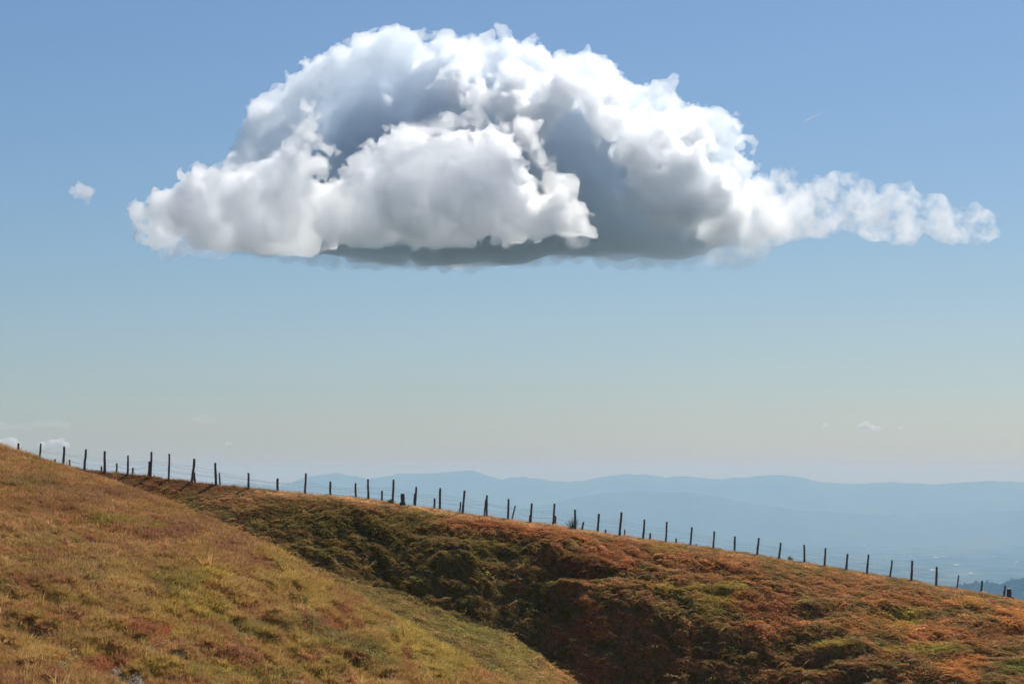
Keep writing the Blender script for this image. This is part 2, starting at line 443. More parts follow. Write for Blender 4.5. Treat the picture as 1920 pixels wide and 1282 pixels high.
# ------------------------------------------------------------------ plant cover
def tuft_mesh(name, nb, h, spread, w, lean, mat, r):
    V = []; Fc = []
    for k in range(nb):
        a = r.uniform(0, 2 * math.pi); rad = spread * math.sqrt(r.random())
        bx, by = rad * math.cos(a), rad * math.sin(a)
        hh = h * r.uniform(0.55, 1.15); ln = lean * r.uniform(0.2, 1.2); la = a + r.uniform(-1, 1)
        fa = r.uniform(0, 2 * math.pi); wx, wy = math.cos(fa) * w / 2, math.sin(fa) * w / 2
        i = len(V)
        for t, s in ((0, 1.0), (0.5, 0.85), (1.0, 0.15)):
            ox, oy = bx + math.cos(la) * ln * t * t, by + math.sin(la) * ln * t * t
            z = hh * t * (1 - 0.25 * t * ln / max(h, .01)) - 0.02
            V += [(ox - wx * s, oy - wy * s, z), (ox + wx * s, oy + wy * s, z)]
        Fc += [(i, i + 1, i + 3, i + 2), (i + 2, i + 3, i + 5, i + 4)]
    return mesh_np(name, np.array(V), np.array(Fc), mat, True)

def shrub_mesh(name, nl, R, h, leaf, mat, r):
    V = []; Fc = []
    for k in range(nl):
        a = r.uniform(0, 2 * math.pi); ct = r.random() ** 0.6; st = math.sqrt(1 - ct * ct)
        rr = r.uniform(0.72, 1.05)
        c = np.array([R * st * math.cos(a) * rr, R * st * math.sin(a) * rr, h * ct * rr])
        d1 = np.array([r.gauss(0, 1), r.gauss(0, 1), r.gauss(0, .7)]); d1 /= np.linalg.norm(d1)
        d2 = np.cross(d1, [r.gauss(0, 1), r.gauss(0, 1), r.gauss(0, 1)]); d2 /= np.linalg.norm(d2)
        L = leaf * r.uniform(0.6, 1.3)
        i = len(V)
        V += [c - d1 * L, c - d2 * L * .5, c + d1 * L, c + d2 * L * .5]
        Fc.append((i, i + 1, i + 2, i + 3))
    return mesh_np(name, np.array(V), np.array(Fc), mat, False)

def proto_collection(name, meshes):
    c = bpy.data.collections.new(name)
    for k, me in enumerate(meshes):
        o = bpy.data.objects.new('%s_%02d' % (name, k), me); c.objects.link(o)
    return c

def scatter(name, P, rot, scl, tint, idx, coll, label):
    me = bpy.data.meshes.new(name)
    n = len(P)
    me.vertices.add(n); me.vertices.foreach_set('co', np.ascontiguousarray(P, np.float32).ravel())
    def attr(nm, ty, key, arr, dt=np.float32):
        a = me.attributes.new(nm, ty, 'POINT'); a.data.foreach_set(key, np.ascontiguousarray(arr, dt).ravel())
    c4 = np.ones((n, 4)); c4[:, :3] = tint
    attr('tint', 'FLOAT_COLOR', 'color', c4)
    attr('rot', 'FLOAT_VECTOR', 'vector', rot)
    attr('scl', 'FLOAT', 'value', scl)
    attr('pick', 'INT', 'value', idx, np.int32)
    ng = bpy.data.node_groups.new(name + '_scatter', 'GeometryNodeTree')
    ng.interface.new_socket('Geometry', in_out='INPUT', socket_type='NodeSocketGeometry')
    ng.interface.new_socket('Geometry', in_out='OUTPUT', socket_type='NodeSocketGeometry')
    N = ng.nodes; L = ng.links
    gi = N.new('NodeGroupInput'); go = N.new('NodeGroupOutput')
    ci = N.new('GeometryNodeCollectionInfo'); ci.inputs[0].default_value = coll
    ci.inputs['Separate Children'].default_value = True; ci.inputs['Reset Children'].default_value = True
    ip = N.new('GeometryNodeInstanceOnPoints'); ip.inputs['Pick Instance'].default_value = True
    def na(nm, ty):
        q = N.new('GeometryNodeInputNamedAttribute'); q.data_type = ty; q.inputs['Name'].default_value = nm
        return q.outputs[0]
    er = N.new('FunctionNodeEulerToRotation')
    L.new(na('rot', 'FLOAT_VECTOR'), er.inputs[0]); L.new(er.outputs[0], ip.inputs['Rotation'])
    L.new(na('scl', 'FLOAT'), ip.inputs['Scale']); L.new(na('pick', 'INT'), ip.inputs['Instance Index'])
    L.new(gi.outputs[0], ip.inputs['Points']); L.new(ci.outputs[0], ip.inputs['Instance']); L.new(ip.outputs[0], go.inputs[0])
    o = obj(name, me)
    md = o.modifiers.new('scatter', 'NODES'); md.node_group = ng
    tag(o, label, kind='stuff')
    return o

def slope_rot(x, y, amount):
    e = 0.3
    z0 = terrain(x, y); zx = (terrain(x + e, y) - z0) / e; zy = (terrain(x, y + e) - z0) / e
    return np.stack([np.arctan(zy) * amount, -np.arctan(zx) * amount, np.zeros_like(x)], -1)

def build_plants():
    r = random.Random(3)
    grass = proto_collection('grass_tuft', [tuft_mesh('grass_tuft', 22, h, sp, 0.016, ln, M_grass, r)
            for (h, sp, ln) in ((0.12, 0.12, 0.08), (0.15, 0.14, 0.13), (0.09, 0.15, 0.10), (0.18, 0.11, 0.12), (0.13, 0.17, 0.15))])
    tuss = proto_collection('tussock', [tuft_mesh('tussock', 46, h, sp, 0.016, ln, M_grass, r)
            for (h, sp, ln) in ((0.26, 0.12, 0.24), (0.30, 0.14, 0.32), (0.22, 0.15, 0.22))])
    heath = proto_collection('heath_clump', [shrub_mesh('heath_clump', n, R, h, lf, M_heath, r)
            for (n, R, h, lf) in ((110, 0.25, 0.09, 0.024), (90, 0.20, 0.11, 0.022), (130, 0.30, 0.08, 0.025), (80, 0.18, 0.07, 0.022))])
    def sample(n, u0, u1, y0, y1, seed):
        q = np.random.default_rng(seed)
        y = np.sqrt(q.uniform(y0 * y0, y1 * y1, n)); x = q.uniform(u0, u1, n) * y
        if y0 > 100:
            d = lip(x, CX, _cy) - y; k = (d > -0.8) & (d < 75); x, y = x[k], y[k]
        # quick look-up on the ground grid drops what the hill hides
        j = np.clip(np.searchsorted(UU, x / y), 0, len(UU) - 1); i = np.clip(np.searchsorted(YS, y) - 1, 0, len(YS) - 1)
        v = _ang[i, j]; k = (v > CUM[i, j] - 0.0035) & (v > -(1312 - HOR) / FPX)
        return x[k], y[k], q
    # --- near spur: grass
    x, y, q = sample(420000, -0.235, 0.06, 63, 138, 1)
    z = terrain(x, y)
    c, near, g = plant_colour(x, y, z)
    px, py = proj(x, y, z)
    keep = near & ((g < 0.35) | (q.random(len(x)) < 0.03)) & visible(x, y, z, 0.004) & (py < 1310)
    dn = fbm(x / 2.0, y / 2.0, 3, 201)
    lum = c.sum(1)
    keep &= q.random(len(x)) < np.clip(0.62 + 0.5 * dn, 0.12, 1)
    x, y, z, c, dn = x[keep], y[keep], z[keep], c[keep], dn[keep]
    n = len(x)
    jit = q.normal(1, 0.16, (n, 1)) * (1 + q.normal(0, 0.05, (n, 3)))
    tint = np.clip(c * jit, 0.004, 0.9)
    rot = slope_rot(x, y, 0.5); rot[:, 2] = q.uniform(0, 6.28, n); rot[:, :2] += q.normal(0, 0.12, (n, 2))
    scl = np.clip(q.lognormal(-0.05, 0.3, n) * (0.9 + 0.45 * np.clip(dn, -0.8, 0.8)), 0.35, 2.0)
    scatter('dry_grass', np.stack([x, y, z], -1), rot, scl, tint, q.integers(0, 5, n), grass,
            'short tan dry grass covering the near hillside on the left')
    # --- tussocks low on the spur, in drifts
    x, y, q = sample(170000, -0.235, 0.06, 63, 128, 2)
    z = terrain(x, y); c, near, g = plant_colour(x, y, z); px, py = proj(x, y, z)
    yel = (c[:, 0] + c[:, 1]) / (c.sum(1) + 1e-6)
    dr = fbm(x / 1.8, y / 2.5, 2, 211)
    keep = near & (g < 0.2) & visible(x, y, z, 0.004) & (py < 1310) & (q.random(len(x)) < np.clip((dr - 0.0) * 1.4, 0, 0.9) * sstep(1000, 1120, py + 0.16 * (px - 300)))
    x, y, z, c = x[keep], y[keep], z[keep], c[keep]; n = len(x)
    rot = np.zeros((n, 3)); rot[:, 2] = q.uniform(0, 6.28, n); rot[:, :2] = q.normal(0, 0.15, (n, 2))
    tint = np.clip((c * 0.6 + lin((176, 152, 84)) * 0.4) * q.normal(1, 0.15, (n, 1)), 0.004, 0.9)
    scatter('tussock_grass', np.stack([x, y, z], -1), rot, q.lognormal(0, 0.25, n), tint, q.integers(0, 3, n), tuss,
            'straw yellow tussock grass in drifts low on the near hillside')
    # --- small dark shrublets on the near spur
    x, y, q = sample(60000, -0.235, 0.05, 63, 130, 4)
    z = terrain(x, y); c, near, g = plant_colour(x, y, z); px, py = proj(x, y, z)
    dr = fbm(x / 2.4, y / 3.0, 3, 221)
    edge = gravel_mask(x, y + 1.2)
    keep = near & (g < 0.15) & visible(x, y, z, 0.004) & (py < 1310) & (q.random(len(x)) < np.clip((dr - 0.25) * 1.6, 0, 0.8) * sstep(985, 1140, py) + 0.0 + 0.6 * edge)
    x, y, z, c = x[keep], y[keep], z[keep], c[keep]; n = len(x)
    rot = slope_rot(x, y, 0.8); rot[:, 2] = q.uniform(0, 6.28, n)
    base = np.where(q.random((n, 1)) < 0.55, lin((92, 92, 48)), np.where(q.random((n, 1)) < 0.5, lin((132, 72, 52)), lin((104, 108, 66))))
    tint = np.clip((c * 0.35 + base * 0.65) * q.normal(1, 0.15, (n, 1)), 0.004, 0.9)
    scatter('dwarf_shrub', np.stack([x, y, z], -1), rot, q.lognormal(0.05, 0.3, n), tint, q.integers(0, 4, n), heath,
            'dark green and russet dwarf shrubs dotted over the near hillside')
    # --- ridge: heath
    x, y, q = sample(430000, -0.235, 0.235, 112, 192, 5)
    d = lip(x, CX, _cy) - y
    k0 = (d > 0.3) & (d < 75)
    x, y, d = x[k0], y[k0], d[k0]
    z = terrain(x, y); c, near, g = plant_colour(x, y, z); px, py = proj(x, y, z)
    dn = fbm(x / 1.6, y / 1.4, 3, 231)
    keep = ~near & visible(x, y, z, 0.004) & (py < 1310) & (q.random(len(x)) < np.clip(0.62 + 0.6 * dn, 0.15, 1) * sstep(0.3, 2.5, d) * np.where((px < 450) & (d < 6), 0.35, 1.0))
    x, y, z, c = x[keep], y[keep], z[keep], c[keep]; n = len(x)
    rot = slope_rot(x, y, 0.75); rot[:, 2] = q.uniform(0, 6.28, n)
    tint = np.clip(c * q.normal(1, 0.17, (n, 1)) * (1 + q.normal(0, 0.06, (n, 3))), 0.004, 0.9)
    scatter('autumn_heath', np.stack([x, y, z - 0.03], -1), rot, np.clip(q.lognormal(-0.15, 0.45, n), 0.35, 2.8), tint, q.integers(0, 4, n), heath,
            'rust, olive and orange autumn heath carpeting the fenced ridge slope')
    # --- ridge crest and slope: thin grass
    x, y, q = sample(360000, -0.235, 0.235, 112, 193, 6)
    d = lip(x, CX, _cy) - y
    k0 = (d > -0.8) & (d < 75) & (q.random(len(x)) < np.where(d < 3.5, 1.0, 0.75))
    x, y, d = x[k0], y[k0], d[k0]
    z = terrain(x, y); c, near, g = plant_colour(x, y, z); px, py = proj(x, y, z)
    keep = ~near & visible(x, y, z, 0.004) & (py < 1310) & (q.random(len(x)) < np.where((px < 450) & (d > 0.5) & (d < 6), 0.35, 1.0))
    x, y, z, c = x[keep], y[keep], z[keep], c[keep]; n = len(x)
    rot = slope_rot(x, y, 0.5); rot[:, 2] = q.uniform(0, 6.28, n); rot[:, :2] += q.normal(0, 0.12, (n, 2))
    tint = np.clip(c * q.normal(1.1, 0.17, (n, 1)), 0.004, 0.9)
    scatter('crest_grass', np.stack([x, y, z], -1), rot, np.clip(q.lognormal(-0.35, 0.3, n), 0.3, 1.3), tint, q.integers(0, 5, n), grass,
            'thin bleached grass along the ridge crest under the fence')
    # --- gravel stones on the track
    st = []
    for k in range(3):
        V = np.array([(1, 0, 0), (-1, 0, 0), (0, 1, 0), (0, -1, 0), (0, 0, .7), (0, 0, -.7), (.6, .6, .4), (-.6, -.5, .45)], float) * 0.05
        V += rng.normal(0, 0.008, V.shape); V[:, 2] *= 0.3
        Fc = np.array([(0, 6, 4), (6, 2, 4), (2, 1, 4), (1, 7, 4), (7, 3, 4), (3, 0, 4), (0, 2, 6), (1, 3, 7), (0, 5, 2), (2, 5, 1), (1, 5, 3), (3, 5, 0)])
        st.append(mesh_np('gravel_stone', V, Fc, M_gravel, False))
    gc = proto_collection('gravel_stone', st)
    x, y, q = sample(200000, -0.2, -0.1, 63, 95, 8)
    g = gravel_mask(x, y); keep = (g > 0.5) & (q.random(len(x)) < 0.4)
    x, y = x[keep], y[keep]; n = len(x); z = terrain(x, y)
    rot = q.normal(0, 0.15, (n, 3)); rot[:, 2] = q.uniform(0, 6.28, n)
    scatter('track_gravel', np.stack([x, y, z], -1), rot, q.lognormal(-0.9, 0.5, n), np.ones((n, 3)), q.integers(0, 3, n), gc,
            'pale grey gravel on the worn track patches low on the left')
build_plants()

# ------------------------------------------------------------------ fences
def tube(P, R, seg=8, cap=True):
    """tube through points P with radii R"""
    P = np.asarray(P, float); n = len(P)
    V = []; Fc = []
    for i in range(n):
        t = P[min(i + 1, n - 1)] - P[max(i - 1, 0)]; t /= np.linalg.norm(t)
        a = np.cross(t, (0, 1, 0) if abs(t[1]) < 0.9 else (1, 0, 0)); a /= np.linalg.norm(a); b = np.cross(t, a)
        for k in range(seg):
            an = 2 * math.pi * k / seg
            V.append(P[i] + R[i] * (math.cos(an) * a + math.sin(an) * b))
    for i in range(n - 1):
        for k in range(seg):
            Fc.append((i * seg + k, i * seg + (k + 1) % seg, (i + 1) * seg + (k + 1) % seg, (i + 1) * seg + k))
    return V, Fc

def post_mesh(h, lean, rad, r, flare=1.0):
    """split chestnut stake, base at the origin (0.25 m in the soil), bent and knotty"""
    n = 7; seg = 9
    P = []; R = []
    bx, by = r.uniform(-.02, .02), r.uniform(-.03, .03)
    for i in range(n):
        t = i / (n - 1)
        P.append((lean * t + bx * math.sin(t * 5 + r.random()) + r.uniform(-.010, .010), by * math.sin(3 * t), -0.25 + (h + 0.25) * t))
        R.append(rad * (1.08 - 0.2 * t) * r.uniform(0.9, 1.1))
    V, Fc = tube(P, R, seg)
    V = np.array(V)
    prof = np.array([r.uniform(0.82, 1.12) for _ in range(seg)])
    for i in range(n):
        c = np.array(P[i]); V[i * seg:(i + 1) * seg] = c + (V[i * seg:(i + 1) * seg] - c) * prof[:, None]
    V = V.tolist()
    top = len(V); c = np.array(P[-1]); V.append((c + np.array((0, 0, 0.012 + r.uniform(-.01, .02)))).tolist())
    quads = Fc
    tris = [((n - 1) * seg + k, (n - 1) * seg + (k + 1) % seg, top) for k in range(seg)]
    me = bpy.data.meshes.new('post')
    me.from_pydata([tuple(v) for v in V], [], [tuple(f) for f in quads] + tris)
    me.materials.append(M_wood)
    return me

# base x, base y, top x, top y in photo pixels of the two rows of stakes
TALL = [(33.5, 860, 34.7, 830.7), (73.5, 867, 75.8, 831), (118.5, 873, 120, 837), (158, 881.5, 161, 842), (196.3, 884.5, 196.8, 845.5),
    (239.5, 890, 240, 853.8), (282.8, 895, 283.5, 846.8), (316.5, 899, 317, 850.5), (359.5, 904, 364, 859.5), (405, 910, 404, 867.5),
    (466, 915, 465.3, 886.5), (520, 920.5, 520.3, 896.5), (571.3, 925, 573.8, 887), (618.3, 929, 619.5, 902.5), (666.5, 934, 667.3, 905.5),
    (690.5, 938, 690, 898), (736, 942, 737.8, 899), (778, 949, 780, 912.5), (823.5, 956, 826, 915), (867, 963, 871, 919.5),
    (911.8, 969, 913.3, 928), (952, 974, 953.5, 935), (994, 981, 997, 943.5), (1037, 985, 1039.5, 944), (1077.8, 991, 1078.5, 955),
    (1120, 998, 1122.8, 963), (1161.5, 1004, 1164.5, 960), (1205.8, 1010, 1208, 973.5), (1248, 1016, 1250.8, 977.5), (1294, 1022, 1297, 988),
    (1337, 1028, 1338.8, 995.5), (1376.8, 1034, 1378, 1005), (1419.8, 1040.5, 1422.4, 1008), (1460, 1048, 1464, 1017), (1509, 1055.6, 1508, 1021),
    (1545.4, 1060.8, 1548.3, 1027), (1586.4, 1068, 1589.3, 1038), (1625.5, 1075, 1628, 1039), (1668.7, 1081, 1672.3, 1050), (1708.5, 1088, 1710.4, 1050.5),
    (1754.6, 1097.6, 1756.6, 1062), (1794, 1103.4, 1797.2, 1077.6), (1839.9, 1111, 1841.5, 1088), (1881.8, 1117.3, 1884.8, 1097)]
SHORT = [(102.8, 872, 102.8, 860.8), (130.8, 875, 130.8, 861.5), (190, 883.5, 190, 873.8), (218.8, 886, 219, 868.5), (248.3, 889.5, 248.8, 876.8),
    (279, 893, 280, 865), (365, 904, 364.5, 885), (412, 910, 412, 886), (716, 940, 716, 920), (776.3, 949, 777, 925), (814, 954, 814.8, 934),
    (862.8, 962, 863, 941), (907.5, 968, 910.7, 937), (958, 974, 966.5, 947.5), (993.6, 981, 993.8, 965.5), (1040.8, 984.5, 1040.8, 967),
    (1091, 993, 1093.8, 978), (1135.5, 999, 1135.8, 992.5), (1171, 1005.5, 1171, 993), (1218.5, 1011, 1219, 999), (1267, 1018.5, 1267.8, 1009),
    (1306, 1024, 1306, 1020), (1349.8, 1030, 1349.8, 1027.2)]

def fence(name, label, rows, back, rad, strands, netting, group, seed):
    r = random.Random(seed)
    x0 = (rows[0][0] - 960) / FPX * crest_y_px(rows[0][0])
    root = empty(name, (0, 0, 0))
    tag(root, label, 'fence', group)
    feet = []
    for (bx, by, tx, ty) in rows:
        y = float(crest_y_px(bx)) + back + r.uniform(-.12, .12)
        x = (bx - 960) / FPX * y
        z = float(terrain(np.array([x]), np.array([y]))[0])
        zt = (HOR - ty) / FPX * y
        h = zt - z; lean = (tx - bx) / FPX * y
        o = obj('post', post_mesh(h, lean, rad * r.uniform(0.85, 1.15), r), root)
        o.location = (x, y, z)
        feet.append((np.array((x, y, z)), np.array((x + lean, y, zt))))
    for fr in strands:
        V = []; Fc = []
        P = []
        for (a, b), (a2, b2) in zip(feet[:-1], feet[1:]):
            f1 = fr + r.uniform(-.04, .04)
            p = a + (b - a) * f1; p2 = a2 + (b2 - a2) * fr
            p[1] -= rad; p2[1] -= rad
            sag = r.uniform(0.01, 0.07)
            for k in range(5):
                t = k / 5.0
                q = p * (1 - t) + p2 * t; q[2] -= sag * 4 * t * (1 - t) + r.uniform(-.008, .008)
                P.append(q)
        P.append(feet[-1][0] + (feet[-1][1] - feet[-1][0]) * fr)
        V, Fc = tube(P, [0.0055] * len(P), 4)
        obj('wire', mesh_np('wire', np.array(V), np.array(Fc), M_wire, True), root)
    if netting:
        VV = []; FF = []
        for (a, b), (a2, b2) in zip(feet[:-1], feet[1:]):
            if r.random() < 0.25: continue
            m = r.randint(5, 9)
            for k in range(1, m):
                t = k / m + r.uniform(-.02, .02)
                lo = a * (1 - t) + a2 * t; hi = lo * 0.38 + (b * (1 - t) + b2 * t) * 0.62
                hi = hi + (0, 0, r.uniform(-.1, .12)); lo = lo + (0, 0, .03)
                v, f = tube([lo, (lo + hi) / 2 + (r.uniform(-.03, .03), 0, 0), hi], [0.0035] * 3, 3)
                FF += [tuple(i + len(VV) for i in q) for q in f]; VV += v
        o = obj('wire_netting', mesh_np('wire_netting', np.array(VV), np.array(FF), M_wire, True), root)
        o['kind'] = 'stuff'
    return root

fence('wire_fence', 'long wire fence of tall rough wooden stakes along the ridge crest', TALL, 0.0, 0.082, (0.12, 0.34, 0.55, 0.66), True, None, 21)
fence('wire_fence', 'older fence of short wooden stakes just behind the tall stakes', SHORT, 0.55, 0.075, (0.3, 0.75), False, None, 22)

# ------------------------------------------------------------------ stone markers, rocks, shrubs
def block(name, sx, sy, sz, mat, parent, loc, taper=1.0, jit=0.01, r=random, tilt=(0, 0, 0)):
    """rough hewn block: subdivided box with worn edges"""
    import bmesh
    bm = bmesh.new(); bmesh.ops.create_cube(bm, size=1.0)
    bmesh.ops.bevel(bm, geom=bm.edges[:], offset=0.06, segments=2, affect='EDGES')
    bmesh.ops.subdivide_edges(bm, edges=[e for e in bm.edges if e.calc_length() > 0.5], cuts=3, use_grid_fill=True)
    for v in bm.verts:
        k = 1 + (taper - 1) * (v.co.z + 0.5)
        v.co.x *= sx * k; v.co.y *= sy * k; v.co.z = (v.co.z + 0.5) * sz
        v.co.x += r.uniform(-jit, jit); v.co.y += r.uniform(-jit, jit); v.co.z += r.uniform(-jit, jit)
    me = bpy.data.meshes.new(name); bm.to_mesh(me); bm.free(); me.materials.append(mat)
    o = obj(name, me, parent); o.location = loc; o.rotation_euler = tilt
    return o

def ground_at(px, d):
    """point on the ridge slope in the direction of column px, d metres in front of the crest"""
    y = float(crest_y_px(px)) - d
    x = (px - 960) / FPX * y
    return np.array((x, y, float(terrain(np.array([x]), np.array([y]))[0])))

def hit(px, py, y0=62.0, y1=193.0):
    """first ground point seen along a direction"""
    y = np.arange(y0, y1, 0.05); x = (px - 960) / FPX * y
    z = terrain(x, y); above = z >= (HOR - py) / FPX * y
    i = int(np.argmax(above)) if above.any() else len(y) - 1
    return np.array((x[i], y[i], z[i]))

p = hit(755, 951)
root = empty('boundary_stone', p); tag(root, 'grey boundary stone of a slab standing on a wider block beside the fence', 'boundary stone')
block('plinth', 0.40, 0.34, 0.55, M_stone, root, (0, 0, -0.16))
block('slab', 0.28, 0.20, 0.60, M_stone, root, (0.01, 0, 0.392), 1.03, 0.008, random, (0, -0.03, 0))
p = ground_at(1892, 0.3)
root = empty('stone_pillar', p); tag(root, 'short grey pillar with pale cap at the right end of the fence', 'pillar')
_rp = random.Random(4)
V, Fc = tube([(0, 0, -0.2), (0, 0, 0.2), (0, 0, 0.45), (0, 0, 0.68)], [0.185, 0.18, 0.178, 0.18], 14)
o = obj('shaft', mesh_np('shaft', np.array(V) + np.array([[_rp.uniform(-.006, .006) for _ in range(3)] for _ in V]), np.array(Fc), M_stone, True), root)
V, Fc = tube([(0, 0, 0.681), (0, 0, 0.735), (0, 0, 0.75), (0, 0, 0.752)], [0.192, 0.192, 0.17, 0.001], 14)
obj('cap', mesh_np('cap', np.array(V), np.array(Fc), M_pale, True), root)
block('foot', 0.54, 0.5, 0.22, M_stone, root, (0.06, 0, -0.14))

def rock(label, px, py, sx, sy, sz, mat, seed):
    import bmesh
    p = hit(px, py)
    bm = bmesh.new(); bmesh.ops.create_icosphere(bm, subdivisions=3, radius=1.0)
    r = np.random.default_rng(seed)
    pl = r.normal(0, 1, (9, 3)); pl /= np.linalg.norm(pl, axis=1)[:, None]; off = r.uniform(0.55, 0.85, 9)
    for v in bm.verts:
        c = np.array(v.co)
        for nrm, of in zip(pl, off):
            q = c @ nrm
            if q > of: c = c - nrm * (q - of)
        c = c * (1 + r.normal(0, 0.02))
        v.co = c * (sx, sy, sz)
    me = bpy.data.meshes.new('rock'); bm.to_mesh(me); bm.free(); me.materials.append(mat)
    o = obj('rock', me); o.location = p + (0, 0, -sz * 0.05); o.rotation_euler = (0, 0, r.uniform(0, 6))
    tag(o, label, 'rock', 'rocks on the hillsides')
rock('grey rock outcrop in the shaded hollow below the crest, largest of its kind', 966, 1086, 0.55, 0.4, 0.5, M_rock, 1)
rock('grey rock half buried in heath on the shaded slope above the hollow', 852, 1028, 0.5, 0.4, 0.3, M_rock, 2)
rock('small grey rock in the darkest part of the shaded slope', 800, 1074, 0.35, 0.3, 0.28, M_rock, 3)
rock('flat pale stone lying on the crest grass left of the boundary stone', 671, 953, 0.28, 0.2, 0.06, M_pale, 4)
rock('small white stone at the foot of the boundary stone', 761.5, 952.5, 0.08, 0.07, 0.06, M_pale, 5)
rock('small grey stone on the faint path across the near hillside', 133, 994, 0.14, 0.12, 0.12, M_gravel, 6)

def bush(label, px, d, w, h, nstem, nleaf, seed, rgb):
    r = random.Random(seed)
    p = ground_at(px, d)
    root = empty('shrub', p); tag(root, label, 'shrub', 'shrubs on the ridge crest')
    SV = []; SF = []; LV = []; LF = []
    for k in range(nstem):
        a = r.uniform(0, 6.28); sp = w * r.random() ** 0.7
        hh = h * r.uniform(0.35, 1.0) * (1 - 0.3 * sp / w); top = np.array((math.cos(a) * sp, math.sin(a) * sp * .7, hh))
        base = np.array((math.cos(a) * sp * .35, math.sin(a) * sp * .3, -0.05))
        P = [base, base * .5 + top * .5 + (r.uniform(-.05, .05), 0, 0.06), top]
        v, f = tube(P, [0.012, 0.008, 0.003], 4)
        SF += [tuple(i + len(SV) for i in q) for q in f]; SV += v
        for m in range(nleaf):
            t = r.uniform(0.25, 1.05)
            c = base * (1 - t) + top * t + np.array([r.gauss(0, .03) for _ in range(3)])
            d1 = np.array((r.gauss(0, .5), r.gauss(0, .5), 1.0)); d1 /= np.linalg.norm(d1)
            d2 = np.cross(d1, [r.gauss(0, 1), r.gauss(0, 1), r.gauss(0, 1)]); d2 /= np.linalg.norm(d2)
            L = r.uniform(0.03, 0.065)
            i = len(LV); LV += [c, c + d1 * L * .6 - d2 * L * .3, c + d1 * L * 1.4, c + d1 * L * .6 + d2 * L * .3]; LF.append((i, i + 1, i + 2, i + 3))
    obj('stems', mesh_np('stems', np.array(SV), np.array(SF), M_wood, True), root)
    cols = np.repeat(np.array([np.array(lin(rgb)) * r.uniform(.7, 1.3) for _ in LF]), 4, 0)
    obj('foliage', mesh_np('foliage', np.array(LV), np.array(LF), M_leaf, False, cols), root)
M_leaf = mat_foliage('shrub_leaves', 1.2, 0.45, 'GEOMETRY')
bush('wiry green shrub sprouting at the foot of a tall stake mid fence', 1072, 0.15, 0.55, 0.95, 34, 16, 31, (112, 116, 62))
bush('small green weed clump beside the stake left of the boundary stone', 732, 0.2, 0.26, 0.42, 16, 18, 32, (112, 118, 66))
bush('low grey green bush alone on the right of the crest', 1482, -0.2, 0.26, 0.36, 26, 18, 33, (104, 112, 78))

# ------------------------------------------------------------------ plain, far mountains, wooded hill
PLAIN_Z = -900.0
def mat_plain():
    t = NT('plain_fields')
    geo = t.add('ShaderNodeNewGeometry')
    vo = t.add('ShaderNodeTexVoronoi', Scale=0.0042); t.link(geo.outputs['Position'], vo.inputs['Vector'])
    ns = t.add('ShaderNodeTexNoise', Scale=0.0005, Detail=8.0, Roughness=0.7); t.link(geo.outputs['Position'], ns.inputs['Vector'])
    cr = t.add('ShaderNodeValToRGB'); e = cr.color_ramp.elements
    e[0].position = 0.0; e[0].color = (0.03, 0.045, 0.02, 1); e[1].position = 1.0; e[1].color = (0.34, 0.30, 0.2, 1)
    k = e.new(0.5); k.color = (0.06, 0.07, 0.03, 1)
    sp = t.add('ShaderNodeSeparateColor'); t.link(vo.outputs['Color'], sp.inputs[0])
    ad = t.add('ShaderNodeMath', operation='MULTIPLY_ADD'); ad.inputs[1].default_value = 0.5
    t.link(sp.outputs[0], ad.inputs[0])
    m2 = t.add('ShaderNodeMath', operation='MULTIPLY'); m2.inputs[1].default_value = 0.55; t.link(ns.outputs['Fac'], m2.inputs[0])
    t.link(m2.outputs[0], ad.inputs[2]); t.link(ad.outputs[0], cr.inputs[0])
    d = t.add('ShaderNodeBsdfDiffuse'); t.link(cr.outputs[0], d.inputs['Color']); t.link(d.outputs[0], t.out.inputs['Surface'])
    return t.m
M_plain = mat_plain()
V = np.array([(-34000, -300, PLAIN_Z), (34000, -300, PLAIN_Z), (34000, 51000, PLAIN_Z), (-34000, 51000, PLAIN_Z)], float)
tag(obj('plain', mesh_np('plain', V, np.array([(0, 1, 2, 3)]), M_plain, False)), kind='structure')

M_mount = mat_noise('wooded_mountain', (0.035, 0.05, 0.025), (0.11, 0.11, 0.06), 0.0012, 1.0, 0.0)
def mountains(name, prof, Y, depth, seed, nz=0.0):
    prof = np.array(prof, float)
    px = np.linspace(prof[0, 0], prof[-1, 0], 1300)
    py = np.interp(px, prof[:, 0], prof[:, 1]) + nz * (fbm(px / 42, px * 0 + seed + 0.37, 5, seed, 0.6))
    xs = (px - 960) / FPX * Y; zt = (HOR - py) / FPX * Y
    k = 36
    V = []; rows = []
    t = np.linspace(-1, 1, k)
    X = np.repeat(xs[None], k, 0); YY_ = Y + t[:, None] * depth + 0 * X
    n = fbm(X / 2600.0, YY_ / 2600.0, 5, seed + 3)
    prof_t = np.clip(1 - np.abs(t), 0, 1) ** 0.9
    Z = PLAIN_Z - 30 + (zt[None] - PLAIN_Z + 30) * prof_t[:, None] * (1 - 0.30 * (np.abs(n) * (np.abs(t) * (1 - np.abs(t)) * 4)[:, None]))
    V = np.stack([X, YY_, Z], -1).reshape(-1, 3)
    i = np.arange(k * 1300).reshape(k, 1300)
    Fc = np.stack([i[:-1, :-1], i[:-1, 1:], i[1:, 1:], i[1:, :-1]], -1).reshape(-1, 4)
    return tag(obj(name, mesh_np(name, V, Fc, M_mount, True)), kind='structure')
